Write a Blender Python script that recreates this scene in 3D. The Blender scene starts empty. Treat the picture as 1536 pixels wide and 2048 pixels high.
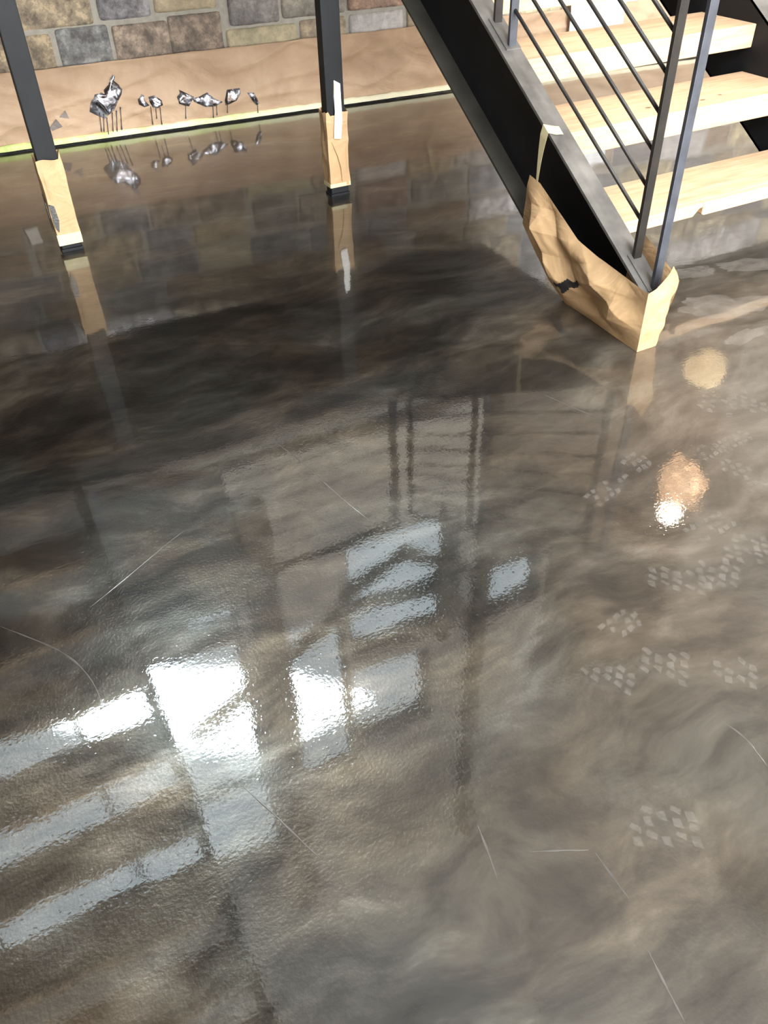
import bpy, bmesh, math, random
from mathutils import Vector, Matrix, noise
random.seed(7)
S = bpy.context.scene
COL = S.collection

# ---------------------------------------------------------------- camera
cd = bpy.data.cameras.new('camera')
cam = bpy.data.objects.new('camera', cd)
COL.objects.link(cam)
rx = Vector((.88703321, -.46113513, -.02294509))
dn = Vector((-.31621935, -.57056204, -.75793422))
fw = Vector((.3364185, .6795685, -.65192733))
m = Matrix.Identity(4)
for i in range(3):
    m[i][0] = rx[i]; m[i][1] = -dn[i]; m[i][2] = -fw[i]
m[0][3], m[1][3], m[2][3] = 0, 0, 1.42
cam.matrix_world = m
cd.sensor_fit = 'AUTO'; cd.sensor_width = 36; cd.lens = 1642.36 / 2048 * 36
cd.clip_start = .02; cd.clip_end = 200
S.camera = cam
S.view_settings.view_transform = 'Standard'
S.view_settings.look = 'None'
S.view_settings.gamma = 1
S.view_settings.use_curve_mapping = False
S.view_settings.exposure = 0.0

# ---------------------------------------------------------------- world: overcast sky with one bright sunlit cloud
SKY = 6.5
HOT = 60.0
w = bpy.data.worlds.new('sky'); S.world = w; w.use_nodes = True
nt = w.node_tree; nt.nodes.clear()
def N(t, ty, **kw):
    n = t.nodes.new(ty)
    for k, v in kw.items(): setattr(n, k, v)
    return n
def L(t, a, b): t.links.new(a, b)
def mathn(t, op, a, b=None, clamp=False):
    n = N(t, 'ShaderNodeMath', operation=op, use_clamp=clamp)
    for i, v in enumerate((a, b)):
        if v is None: continue
        if isinstance(v, (int, float)): n.inputs[i].default_value = v
        else: L(t, v, n.inputs[i])
    return n.outputs[0]
out = N(nt, 'ShaderNodeOutputWorld'); bg = N(nt, 'ShaderNodeBackground')
tc = N(nt, 'ShaderNodeTexCoord')
def vdot(t, src, v):
    n = N(t, 'ShaderNodeVectorMath', operation='DOT_PRODUCT')
    L(t, src, n.inputs[0]); n.inputs[1].default_value = v
    return n.outputs['Value']
nz = N(nt, 'ShaderNodeTexNoise'); nz.inputs['Scale'].default_value = 7; nz.inputs['Detail'].default_value = 4
L(nt, tc.outputs['Generated'], nz.inputs['Vector'])
d1 = mathn(nt, 'ADD', vdot(nt, tc.outputs['Generated'], (.98167895, -.19054248, 0)), .045)
d2 = mathn(nt, 'SUBTRACT', vdot(nt, tc.outputs['Generated'], (-.14974082, -.77146791, .61839709)), mathn(nt, 'ADD', mathn(nt, 'MULTIPLY', d1, .22), .004))
e1 = mathn(nt, 'POWER', mathn(nt, 'ABSOLUTE', mathn(nt, 'DIVIDE', d1, .175)), 3)
e2 = mathn(nt, 'POWER', mathn(nt, 'ABSOLUTE', mathn(nt, 'DIVIDE', d2, mathn(nt, 'SUBTRACT', .047, mathn(nt, 'MULTIPLY', mathn(nt, 'MAXIMUM', mathn(nt, 'SUBTRACT', d1, .07), 0), .38)))), 2)
ee = mathn(nt, 'ADD', mathn(nt, 'ADD', e1, e2), mathn(nt, 'MULTIPLY', mathn(nt, 'SUBTRACT', nz.outputs['Fac'], .5), 1.2))
front = mathn(nt, 'GREATER_THAN', vdot(nt, tc.outputs['Generated'], (.1178, .6071, .7859)), .5)
hot = mathn(nt, 'MULTIPLY', mathn(nt, 'MULTIPLY', mathn(nt, 'SUBTRACT', 1.25, ee), 2.5, True), front)
base = mathn(nt, 'MULTIPLY', mathn(nt, 'ADD', nz.outputs['Fac'], .5), SKY)
sep = N(nt, 'ShaderNodeSeparateXYZ'); L(nt, tc.outputs['Generated'], sep.inputs[0])
up = mathn(nt, 'ADD', mathn(nt, 'MULTIPLY', mathn(nt, 'MULTIPLY', sep.outputs['Z'], 4, True), .9), .1)
st = mathn(nt, 'ADD', mathn(nt, 'MULTIPLY', base, up), mathn(nt, 'MULTIPLY', hot, HOT))
bg.inputs['Color'].default_value = (.87, .97, 1, 1)
L(nt, st, bg.inputs['Strength']); L(nt, bg.outputs[0], out.inputs[0])

# ---------------------------------------------------------------- window light behind the viewer, plus added high and side fills
def area(name, loc, rot, sx, sy, power, color=(1, 1, 1), portal=False):
    ld = bpy.data.lights.new(name, 'AREA'); ld.shape = 'RECTANGLE'; ld.size = sx; ld.size_y = sy
    ld.energy = power; ld.color = color
    o = bpy.data.objects.new(name, ld); COL.objects.link(o); o.location = loc; o.rotation_euler = rot
    if portal: ld.cycles.is_portal = True
    return o
WINY = -3.5
area('daylight_low', (2.2, WINY - .12, 1.3), (math.pi / 2, 0, 0), 4.6, 1.9, 950, (1, .93, .84))
area('fill_high', (1.5, WINY - .12, 5.3), (math.pi / 2, 0, 0), 5.0, 2.6, 2250, (.93, .97, 1))  # added fill, brightens the upper far wall and ceiling
area('fill_side', (6.25, .6, 1.6), (0, math.pi / 2, 0), 2.2, 2.2, 120, (1, .92, .8))  # added warm fill from the right wall

# ---------------------------------------------------------------- materials
def newmat(name):
    mt = bpy.data.materials.new(name); mt.use_nodes = True
    t = mt.node_tree; b = t.nodes['Principled BSDF']
    return mt, t, b
def ramp(t, src, stops, interp='LINEAR'):
    r = N(t, 'ShaderNodeValToRGB'); r.color_ramp.interpolation = interp
    while len(r.color_ramp.elements) > 1: r.color_ramp.elements.remove(r.color_ramp.elements[0])
    r.color_ramp.elements[0].position = stops[0][0]; r.color_ramp.elements[0].color = (*stops[0][1], 1)
    for p, c in stops[1:]:
        e = r.color_ramp.elements.new(p); e.color = (*c, 1)
    L(t, src, r.inputs[0]); return r.outputs[0]
def mapping(t, scale=(1, 1, 1), rot=(0, 0, 0), src='Object'):
    c = N(t, 'ShaderNodeTexCoord'); mp = N(t, 'ShaderNodeMapping')
    mp.inputs['Scale'].default_value = scale; mp.inputs['Rotation'].default_value = rot
    L(t, c.outputs[src], mp.inputs['Vector']); return mp.outputs[0]
def noisen(t, vec, scale, detail=4, rough=.5, dist=0):
    n = N(t, 'ShaderNodeTexNoise'); L(t, vec, n.inputs['Vector'])
    n.inputs['Scale'].default_value = scale; n.inputs['Detail'].default_value = detail
    n.inputs['Roughness'].default_value = rough; n.inputs['Distortion'].default_value = dist
    return n.outputs['Fac']
def bump(t, b, h, strength, dist=.01, sock='Normal'):
    n = N(t, 'ShaderNodeBump'); n.inputs['Strength'].default_value = strength; n.inputs['Distance'].default_value = dist
    L(t, h, n.inputs['Height']); L(t, n.outputs[0], b.inputs[sock]); return n
def mixc(t, f, a, b, mode='MIX'):
    n = N(t, 'ShaderNodeMix', data_type='RGBA', blend_type=mode)
    if isinstance(f, (int, float)): n.inputs['Factor'].default_value = f
    else: L(t, f, n.inputs['Factor'])
    for k, v in ((6, a), (7, b)):
        if isinstance(v, tuple): n.inputs[k].default_value = (*v, 1)
        else: L(t, v, n.inputs[k])
    return n.outputs[2]
def simple(name, col, rough=.5, metal=0, var=.15, scale=12, bmp=.1, emit=None, stren=0):
    mt, t, b = newmat(name)
    v = mapping(t); n = noisen(t, v, scale, 5)
    c2 = tuple(min(1, c * (1 + var)) for c in col); c1 = tuple(c * (1 - var) for c in col)
    L(t, ramp(t, n, [(.3, c1), (.7, c2)]), b.inputs['Base Color'])
    b.inputs['Roughness'].default_value = rough; b.inputs['Metallic'].default_value = metal
    if name.startswith('black_painted'): b.inputs['Specular IOR Level'].default_value = .25
    if bmp: bump(t, b, noisen(t, v, scale * 6, 3), bmp, .002)
    if emit: b.inputs['Emission Color'].default_value = (*emit, 1); b.inputs['Emission Strength'].default_value = stren
    return mt
M = {}
# floor: marbled metallic epoxy under a clear glossy coat
mt, t, b = newmat('epoxy_floor'); M['floor'] = mt
v = mapping(t)
warp = N(t, 'ShaderNodeTexNoise'); L(t, v, warp.inputs['Vector']); warp.inputs['Scale'].default_value = 1.3; warp.inputs['Detail'].default_value = 3
wv = N(t, 'ShaderNodeVectorMath', operation='MULTIPLY_ADD'); L(t, warp.outputs['Color'], wv.inputs[0]); wv.inputs[1].default_value = (.45, .45, 0); L(t, v, wv.inputs[2])
sm = N(t, 'ShaderNodeMapping'); L(t, wv.outputs[0], sm.inputs['Vector']); sm.inputs['Rotation'].default_value = (0, 0, .5); sm.inputs['Scale'].default_value = (1, 2.2, 1)
n1 = noisen(t, sm.outputs[0], 1.5, 8, .6, 0)
n2 = noisen(t, sm.outputs[0], 5.0, 7, .64, .1)
n3 = noisen(t, wv.outputs[0], 2.4, 3, .5, .4)
mar = mathn(t, 'ADD', mathn(t, 'MULTIPLY', n1, .55), mathn(t, 'MULTIPLY', n2, .45))
c_a = ramp(t, mar, [(.35, (.012, .011, .010)), (.46, (.033, .028, .023)), (.55, (.070, .060, .048)), (.66, (.165, .145, .12))])
c_b = ramp(t, n3, [(.38, (.8, .92, 1.0)), (.6, (1.08, .98, .86))])
colr = mixc(t, .8, c_a, c_b, 'MULTIPLY')
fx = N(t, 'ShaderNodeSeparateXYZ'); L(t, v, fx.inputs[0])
lit_dust = mathn(t, 'MULTIPLY', mathn(t, 'MULTIPLY', mathn(t, 'SUBTRACT', mathn(t, 'ADD', mathn(t, 'SUBTRACT', fx.outputs['X'], mathn(t, 'MULTIPLY', fx.outputs['Y'], .55)), mathn(t, 'MULTIPLY', n1, .8)), .45), .9, True), mathn(t, 'ADD', mathn(t, 'MULTIPLY', n2, .9), .05))  # dust tint that also paints in brighter, warmer light toward camera right
colr = mixc(t, lit_dust, colr, (.155, .13, .105))
L(t, colr, b.inputs['Base Color']); L(t, mathn(t, 'SUBTRACT', .85, mathn(t, 'MULTIPLY', lit_dust, .8)), b.inputs['Metallic'])
b.inputs['Roughness'].default_value = .29
b.inputs['Specular IOR Level'].default_value = .2
b.inputs['Coat Weight'].default_value = 1; b.inputs['Coat Roughness'].default_value = .025; b.inputs['Coat IOR'].default_value = 1.52
wavy = noisen(t, v, 3.0, 2, .4)
fine = noisen(t, v, 150, 2, .5)
spk = mathn(t, 'POWER', noisen(t, v, 120, 1, .3), 7)
mid = noisen(t, sm.outputs[0], 14, 3, .5)
h = mathn(t, 'ADD', mathn(t, 'ADD', mathn(t, 'MULTIPLY', wavy, .14), mathn(t, 'MULTIPLY', mid, .007)), mathn(t, 'ADD', mathn(t, 'MULTIPLY', fine, .0028), mathn(t, 'MULTIPLY', spk, .020)))
bump(t, b, h, 1, .012, 'Coat Normal')
bump(t, b, fine, .3, .002)
# ridge material (raised trowel marks, same resin, paler)
mt, t, b = newmat('epoxy_ridge'); M['ridge'] = mt
v = mapping(t)
L(t, ramp(t, noisen(t, v, 9, 4), [(.3, (.045, .04, .034)), (.7, (.09, .082, .073))]), b.inputs['Base Color'])
b.inputs['Metallic'].default_value = .4; b.inputs['Roughness'].default_value = .3; b.inputs['Coat Weight'].default_value = 1; b.inputs['Coat Roughness'].default_value = .06
# dusty print (thin translucent film of dust)
def film(name, col, opac):
    mt = bpy.data.materials.new(name); mt.use_nodes = True; t = mt.node_tree; b = t.nodes['Principled BSDF']
    o = t.nodes['Material Output']; v = mapping(t)
    b.inputs['Base Color'].default_value = (*col, 1); b.inputs['Roughness'].default_value = .45
    tr = N(t, 'ShaderNodeBsdfTransparent'); mx = N(t, 'ShaderNodeMixShader')
    n = noisen(t, v, 22, 5, .6)
    f = mathn(t, 'MULTIPLY', mathn(t, 'SUBTRACT', n, .22, False), opac * 2.6, True)
    L(t, f, mx.inputs[0]); L(t, tr.outputs[0], mx.inputs[1]); L(t, b.outputs[0], mx.inputs[2]); L(t, mx.outputs[0], o.inputs[0])
    return mt
M['dust'] = film('sole_dust', (.34, .30, .265), .13)
M['smear'] = film('sole_smear', (.30, .265, .235), .035)
M['residue'] = film('pale_residue', (.40, .35, .31), .17)
M['steel'] = simple('black_painted_steel', (.007, .0072, .0085), .6, .0, .3, 8, .15)
M['railsteel'] = simple('dark_grey_steel', (.045, .047, .054), .38, .55, .3, 20, .2)
M['flange'] = simple('worn_grey_steel', (.135, .125, .115), .5, .35, .45, 9, .3)
M['railgrey'] = simple('lit_blue_grey_steel', (.060, .064, .078), .45, .4, .25, 20, .2)
M['raildark'] = simple('dark_shaded_steel', (.026, .022, .019), .45, .3, .3, 20, .2)
M['flangedark'] = simple('brown_grey_steel', (.030, .027, .021), .55, .2, .3, 9, .2)  # lower flange tone, paler brown-grey than the web
# kraft paper
def kraft(name, c1, c2):
    mt, t, b = newmat(name); v = mapping(t)
    n = noisen(t, v, 5, 6, .6, .3)
    L(t, ramp(t, n, [(.3, c1), (.7, c2)]), b.inputs['Base Color'])
    b.inputs['Roughness'].default_value = .6; b.inputs['Specular IOR Level'].default_value = .35
    wr = noisen(t, mapping(t, (1, 1, 1.8), (.3, .2, .4)), 3.2, 4, .55, 1.2)
    bump(t, b, wr, .5, .03)
    return mt
M['paper'] = kraft('brown_masking_paper', (.37, .24, .15), (.48, .335, .22))
M['wrap'] = kraft('kraft_wrap_paper', (.32, .20, .10), (.44, .285, .15))
M['tape'] = simple('cream_masking_tape', (.50, .43, .25), .6, 0, .12, 14, .2)
M['whitetape'] = simple('white_paper_tape', (.9, .88, .82), .5, 0, .04, 14, .1)
M['edgetape'] = None
mt, t, b = newmat('tape_yellow_green'); M['edgetape'] = mt
v = mapping(t)
sx = N(t, 'ShaderNodeSeparateXYZ'); L(t, v, sx.inputs[0])
tt = mathn(t, 'ADD', mathn(t, 'MULTIPLY', sx.outputs['X'], .16), mathn(t, 'MULTIPLY', noisen(t, v, 5, 5, .6), .9))
L(t, ramp(t, tt, [(.36, (.30, .36, .07)), (.52, (.56, .60, .22)), (.70, (.66, .64, .38)), (.9, (.68, .63, .46))]), b.inputs['Base Color'])
bump(t, b, noisen(t, v, 40, 4), .5, .01)
M['blackedge'] = simple('black_resin_edge', (.012, .012, .012), .25, 0, .4, 30, .6)
mt, t, b = newmat('wet_resin_splash'); M['splash'] = mt
v = mapping(t)
L(t, ramp(t, noisen(t, v, 16, 5, .6, 1), [(.40, (.07, .055, .05)), (.52, (.24, .23, .25)), (.62, (.8, .82, .92))]), b.inputs['Base Color'])
b.inputs['Metallic'].default_value = .75; b.inputs['Roughness'].default_value = .22
bump(t, b, noisen(t, v, 12, 2, .4, .8), .8, .03)
M['drip'] = simple('dark_resin_drip', (.05, .045, .045), .2, .3, .3, 60, 0)
M['greysmear'] = simple('grey_smear', (.17, .14, .12), .6, 0, .3, 30, .2)
# timber treads
mt, t, b = newmat('sawn_pine'); M['wood'] = mt
v = mapping(t, (1.2, 14, 14)); g = noisen(t, v, 3.2, 6, .6, 1.2); k_ = noisen(t, mapping(t, (3, 9, 9)), 2.2, 2, .4, .2)
c1 = ramp(t, g, [(.3, (.42, .27, .165)), (.5, (.53, .36, .225)), (.7, (.60, .43, .28))])
L(t, mixc(t, .5, c1, ramp(t, k_, [(.3, (.85, .72, .62)), (.6, (1, .97, .9))]), 'MULTIPLY'), b.inputs['Base Color'])
b.inputs['Roughness'].default_value = .6; bump(t, b, g, .25, .004)
M['woodknot'] = simple('pine_knot', (.20, .10, .05), .6, 0, .3, 60, .2)
M['beam'] = simple('dark_timber', (.13, .10, .075), .6, 0, .3, 5, .3)
# stone: per-block colours from a face attribute
mt, t, b = newmat('rustic_stone'); M['stone'] = mt
at = N(t, 'ShaderNodeVertexColor'); at.layer_name = 'block'
v = mapping(t); sn = noisen(t, v, 11, 9, .74, 0); sn2 = noisen(t, v, 30, 6, .7, 0)
pat = ramp(t, sn, [(.40, (.40, .38, .40)), (.47, (.85, .84, .84)), (.53, (1.15, 1.15, 1.15)), (.59, (1.9, 1.87, 1.8))])
pat2 = ramp(t, sn2, [(.3, (.72, .70, .70)), (.6, (1.12, 1.12, 1.12))])
cst = mixc(t, at.outputs['Alpha'], at.outputs['Color'], mixc(t, 1, at.outputs['Color'], pat, 'MULTIPLY'))
L(t, mixc(t, .12, mixc(t, .8, cst, pat2, 'MULTIPLY'), (.48, .46, .43)), b.inputs['Base Color'])
b.inputs['Roughness'].default_value = .85; bump(t, b, sn, .7, .02)
M['mortar'] = simple('grey_mortar', (.38, .36, .32), .9, 0, .12, 30, .5)
M['plaster'] = simple('tan_wall_board', (.56, .51, .44), .8, 0, .06, 3, .05)
M['panel'] = simple('grey_brown_added_panel', (.12, .12, .115), .7, 0, .25, 2.5, .1)
M['panel2'] = simple('brown_added_panel', (.17, .14, .11), .7, 0, .2, 2.5, .1)
M['darkwall'] = simple('brown_wall_board', (.14, .11, .085), .8, 0, .1, 3, .05)
M['ceiling'] = simple('pale_timber_ceiling', (.86, .83, .78), .8, 0, .12, 2, .1)
M['frame'] = simple('grey_window_frame', (.20, .19, .18), .6, 0, .1, 6, .1)
mt = bpy.data.materials.new('window_glass'); mt.use_nodes = True; t = mt.node_tree; M['glass'] = mt
for n in list(t.nodes): t.nodes.remove(n)
o_ = N(t, 'ShaderNodeOutputMaterial'); tr = N(t, 'ShaderNodeBsdfTransparent'); gl = N(t, 'ShaderNodeBsdfGlossy'); mx = N(t, 'ShaderNodeMixShader')
gl.inputs['Roughness'].default_value = .02; mx.inputs[0].default_value = .06; tr.inputs[0].default_value = (.96, .98, 1, 1)
L(t, tr.outputs[0], mx.inputs[1]); L(t, gl.outputs[0], mx.inputs[2]); L(t, mx.outputs[0], o_.inputs[0])
mt, t, b = newmat('white_plastic_sheet'); M['plastic'] = mt
v = mapping(t); b.inputs['Base Color'].default_value = (.93, .93, .95, 1); b.inputs['Roughness'].default_value = .25
bump(t, b, noisen(t, mapping(t, (4, 1, 1)), 5, 3), .6, .03)
M['shade'] = simple('amber_lamp_shade', (.8, .5, .3), .5, 0, .3, 30, .1, (1, .60, .33), 7.0)
t = M['shade'].node_tree; b = t.nodes['Principled BSDF']
v = mapping(t, (5, 5, 30)); nn_ = noisen(t, v, 1.6, 5, .75)
L(t, mathn(t, 'ADD', 2.0, mathn(t, 'MULTIPLY', mathn(t, 'POWER', mathn(t, 'MULTIPLY', nn_, 1.75), 9), 9)), b.inputs['Emission Strength'])  # streaky glow paints the sparkle of the floor reflection into the shade
M['bulb'] = simple('lit_bulb', (1, .9, .8), .5, 0, 0, 5, 0, (1, .86, .68), 70)
M['dim'] = simple('warm_frosted_glass', (.8, .6, .35), .5, 0, .3, 12, 0, (1, .72, .38), 3.2)

# ---------------------------------------------------------------- mesh helpers
def obj(name, bm, mat, parent=None, smooth=False, bevel=0, kind=None, label=None):
    me = bpy.data.meshes.new(name)
    bmesh.ops.recalc_face_normals(bm, faces=bm.faces[:])
    bm.to_mesh(me); bm.free()
    for mm in (mat if isinstance(mat, (list, tuple)) else [mat]): me.materials.append(mm)
    o = bpy.data.objects.new(name, me); COL.objects.link(o)
    if parent: o.parent = parent
    if smooth:
        for p in me.polygons: p.use_smooth = True
    if bevel:
        md = o.modifiers.new('bevel', 'BEVEL'); md.width = bevel; md.segments = 2; md.limit_method = 'ANGLE'
    if kind: o['kind'] = kind
    if label: o['label'] = label
    return o
def tag(o, label, cat, group=None):
    o['label'] = label; o['category'] = cat
    if group: o['group'] = group
    return o
def thing(name, label, cat, loc=(0, 0, 0), group=None):
    o = bpy.data.objects.new(name, None); COL.objects.link(o); o.location = loc
    return tag(o, label, cat, group)
def child(o, root):          # parent while keeping the world position of world-space geometry
    o.parent = root; o.matrix_parent_inverse = Matrix.Translation(root.location).inverted()
    return o
def prism(bm, poly, d, axis):
    """extrude polygon (list of 3D points) by vector d"""
    a = [bm.verts.new(p) for p in poly]; b_ = [bm.verts.new(Vector(p) + Vector(d)) for p in poly]
    n = len(poly)
    bm.faces.new(a); bm.faces.new(b_[::-1])
    for i in range(n): bm.faces.new((a[i], a[(i + 1) % n], b_[(i + 1) % n], b_[i]))
def box(bm, x0, x1, y0, y1, z0, z1):
    prism(bm, [(x0, y0, z0), (x1, y0, z0), (x1, y1, z0), (x0, y1, z0)], (0, 0, z1 - z0), 'z')
def tube(bm, pts, r, n=10, caps=True):
    rings = []
    pts = [Vector(p) for p in pts]
    rr = r if isinstance(r, (list, tuple)) else [r] * len(pts)
    for i, p in enumerate(pts):
        d = (pts[min(i + 1, len(pts) - 1)] - pts[max(i - 1, 0)]).normalized()
        u = d.cross(Vector((0, 0, 1)))
        if u.length < .01: u = d.cross(Vector((1, 0, 0)))
        u.normalize(); q = d.cross(u)
        rings.append([bm.verts.new(p + (u * math.cos(2 * math.pi * j / n) + q * math.sin(2 * math.pi * j / n)) * rr[i]) for j in range(n)])
    for a, c in zip(rings, rings[1:]):
        for j in range(n): bm.faces.new((a[j], a[(j + 1) % n], c[(j + 1) % n], c[j]))
    if caps: bm.faces.new(rings[0][::-1]); bm.faces.new(rings[-1])
def NB(): return bmesh.new()
WY, WA = 5.289, -.0768
def WP(u, z, off=0): return Vector((u, WY + WA * u - off, z))      # point on the stone wall, off = distance into the room
def wbox(bm, u0, u1, z0, z1, o0, o1):
    prism(bm, [WP(u0, z0, o0), WP(u1, z0, o0), WP(u1, z1, o0), WP(u0, z1, o0)], (0, -(o1 - o0), 0), 'y')

# ---------------------------------------------------------------- structure
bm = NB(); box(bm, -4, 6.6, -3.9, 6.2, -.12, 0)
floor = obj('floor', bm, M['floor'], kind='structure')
# raised trowel ridges in the resin
RID = [[(-.233, 1.552), (-.177, 1.482), (-.123, 1.411), (-.089, 1.337), (-.073, 1.259), (-.075, 1.202)],
 [(.584, 1.967), (.627, 1.801), (.653, 1.618), (.684, 1.466)],
 [(.115, .915), (.151, .825), (.178, .744), (.198, .689)],
 [(.477, .616), (.467, .568), (.453, .514)],
 [(.532, .53), (.581, .507), (.626, .483)],
 [(.633, .474), (.632, .419), (.632, .38)],
 [(1.031, .576), (1.044, .529), (1.039, .492), (1.032, .453)],
 [(.604, .303), (.593, .25), (.583, .195)],
 [(1.438, 1.736), (1.49, 1.578), (1.56, 1.477)],
 [(-.035, 1.51), (.076, 1.572), (.183, 1.637), (.245, 1.668)]]
for k, pl in enumerate(RID):
    bm = NB(); pts = [Vector((x, y, 0)) for x, y in pl]
    # smooth subdivision
    for _ in range(2):
        q = [pts[0]]
        for a, c in zip(pts, pts[1:]): q += [a * .75 + c * .25, a * .25 + c * .75]
        q.append(pts[-1]); pts = q
    wd = .0026
    L_, R_, T_ = [], [], []
    for i, p in enumerate(pts):
        d = (pts[min(i + 1, len(pts) - 1)] - pts[max(i - 1, 0)]).normalized(); nrm = Vector((-d.y, d.x, 0))
        f_ = math.sin(math.pi * (i + .3) / (len(pts) - .4)) * (.7 + .3 * math.sin(i * 1.7))
        L_.append(bm.verts.new(p + nrm * wd * f_ + Vector((0, 0, .0001)))); R_.append(bm.verts.new(p - nrm * wd * f_ + Vector((0, 0, .0001)))); T_.append(bm.verts.new(p + Vector((0, 0, .0002 + .0009 * f_))))
    for i in range(len(pts) - 1):
        bm.faces.new((L_[i], T_[i], T_[i + 1], L_[i + 1])); bm.faces.new((T_[i], R_[i], R_[i + 1], T_[i + 1]))
    obj('trowel_ridge', bm, M['ridge'], floor, smooth=True)

# far wall with window openings (u0,u1,z0,z1)
WINS = [(-2.3, 1.06, 4.53, 9.1), (1.42, 2.05, 4.62, 7.4), (2.05, 3.05, 5.62, 6.9), (2.12, 3.34, 3.78, 5.34), (3.70, 4.35, 4.70, 5.45), (.55, 1.06, 4.12, 4.46)]
def wall_cells(bm, us, zs, holes, put):
    for a, c in zip(us, us[1:]):
        for e, g in zip(zs, zs[1:]):
            mu, mz = (a + c) / 2, (e + g) / 2
            if any(h[0] < mu < h[1] and h[2] < mz < h[3] for h in holes): continue
            put(a, c, e, g)
us = sorted({-4.0, 6.6} | {x for h in WINS for x in h[:2]}); zs = sorted({0.0, 10.0} | {x for h in WINS for x in h[2:]})
bm = NB(); wall_cells(bm, us, zs, WINS, lambda a, c, e, g: wbox(bm, a, c, e, g, -.25, 0))
bmesh.ops.remove_doubles(bm, verts=bm.verts[:], dist=1e-5)
wall_back = obj('wall_back', bm, M['plaster'], kind='structure')
bm = NB(); box(bm, -4.2, -4, -3.9, 6.0, 0, 10); obj('wall_left', bm, M['darkwall'], kind='structure')
bm = NB(); HS = [(-.7, 1.9, .5, 2.7)]
def ybox(a, c, e, g): box(bm, 6.4, 6.6, a, c, e, g)
wall_cells(bm, [-3.9, -.7, 1.9, 5.2], [0, .5, 2.7, 10], HS, ybox); obj('wall_right', bm, M['plaster'], kind='structure')
bm = NB(); HF = [(-.3, 4.7, .25, 2.35), (-1.2, 4.2, 3.9, 6.7)]
def xbox(a, c, e, g): box(bm, a, c, WINY - .2, WINY, e, g)
wall_cells(bm, [-4, -1.2, -.3, 4.2, 4.7, 6.6], [0, .25, 2.35, 3.9, 6.7, 10], HF, xbox); obj('wall_front', bm, M['plaster'], kind='structure')
bm = NB(); box(bm, -4.2, 6.6, -3.9, 6.2, 10, 10.2); obj('ceiling', bm, M['ceiling'], kind='structure')
# window frames + glass
def frame_far(i, h, mun_u=(), mun_z=()):
    u0, u1, z0, z1 = h; f = .045
    bm = NB()
    wbox(bm, u0, u0 + f, z0, z1, -.15, -.05); wbox(bm, u1 - f, u1, z0, z1, -.15, -.05)
    wbox(bm, u0 + f, u1 - f, z0, z0 + f, -.15, -.05); wbox(bm, u0 + f, u1 - f, z1 - f, z1, -.15, -.05)
    for q in mun_u: wbox(bm, q - .02, q + .02, z0 + f, z1 - f, -.15, -.06)
    for q in mun_z: wbox(bm, u0 + f, u1 - f, q - .02, q + .02, -.14, -.07)
    o = obj('window_%d' % i, bm, M['frame'], kind='structure')
    bm = NB(); wbox(bm, u0 + f * .5, u1 - f * .5, z0 + f * .5, z1 - f * .5, -.112, -.106)
    obj('window_pane', bm, M['glass'], o)
frame_far(1, WINS[0], (-.62, ), (7.05,)); frame_far(2, WINS[1]); frame_far(3, WINS[2]); frame_far(4, WINS[3]); frame_far(5, WINS[4]); frame_far(9, WINS[5])
def frame_y(i, x0, x1, z0, z1, mx_=()):
    f = .06; bm = NB(); y0, y1 = WINY - .1, WINY - .04
    box(bm, x0, x0 + f, y0, y1, z0, z1); box(bm, x1 - f, x1, y0, y1, z0, z1); box(bm, x0 + f, x1 - f, y0, y1, z0, z0 + f); box(bm, x0 + f, x1 - f, y0, y1, z1 - f, z1)
    for q in mx_: box(bm, q - .03, q + .03, y0, y1, z0 + f, z1 - f)
    o = obj('window_%d' % i, bm, M['frame'], kind='structure')
    bm = NB(); box(bm, x0 + f / 2, x1 - f / 2, WINY - .075, WINY - .07, z0 + f / 2, z1 - f / 2); obj('window_pane', bm, M['glass'], o)
frame_y(6, *HF[0], (1.3, 3.0)); frame_y(7, *HF[1], (.6, 2.4))  # upper opening added to hold the high fill
bm = NB(); f = .06; box(bm, 6.46, 6.54, -.7, -.64, .5, 2.7); box(bm, 6.46, 6.54, 1.84, 1.9, .5, 2.7); box(bm, 6.46, 6.54, -.64, 1.84, .5, .56); box(bm, 6.46, 6.54, -.64, 1.84, 2.64, 2.7); box(bm, 6.46, 6.54, .57, .63, .56, 2.64)
w8 = obj('window_8', bm, M['frame'], kind='structure')  # side opening added to go with the side fill
bm = NB(); box(bm, 6.49, 6.495, -.67, 1.87, .53, 2.67); obj('window_pane', bm, M['glass'], w8)
for h in WINS:
    u0, u1, z0, z1 = h; c = WP((u0 + u1) / 2, (z0 + z1) / 2, -.2)
    area('sky_portal', c, (-math.pi / 2, 0, math.atan(WA)), u1 - u0, z1 - z0, 1, portal=True)

# roof timbers on the far wall (braces and king post)
def timber(bm, a, c, wd, o0=.0, o1=.14):
    A = Vector(a); B = Vector(c); d = (B - A).normalized(); n = Vector((-d.y, d.x)) * wd / 2
    P = [WP(*(A + n), o0), WP(*(A - n), o0), WP(*(B - n), o0), WP(*(B + n), o0)]
    prism(bm, P, (0, -(o1 - o0), 0), 'y')
tr_ = obj('trim_1', (lambda b_: (timber(b_, (1.30, 2.9), (1.20, 10.0), .26, .002, .16), b_)[1])(NB()), M['beam'], kind='structure')
TB = [((2.02, 4.33), (2.75, 3.97), .07), ((2.02, 4.50), (3.25, 4.62), .09), ((2.70, 3.97), (3.62, 4.72), .08), ((3.05, 4.5), (3.60, 5.55), .12),
      ((1.28, 4.95), (2.02, 4.50), .10), ((.35, 5.62), (1.2, 5.12), .05), ((3.55, 2.5), (3.55, 10.0), .12), ((3.12, 3.7), (3.12, 5.4), .06)]
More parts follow.
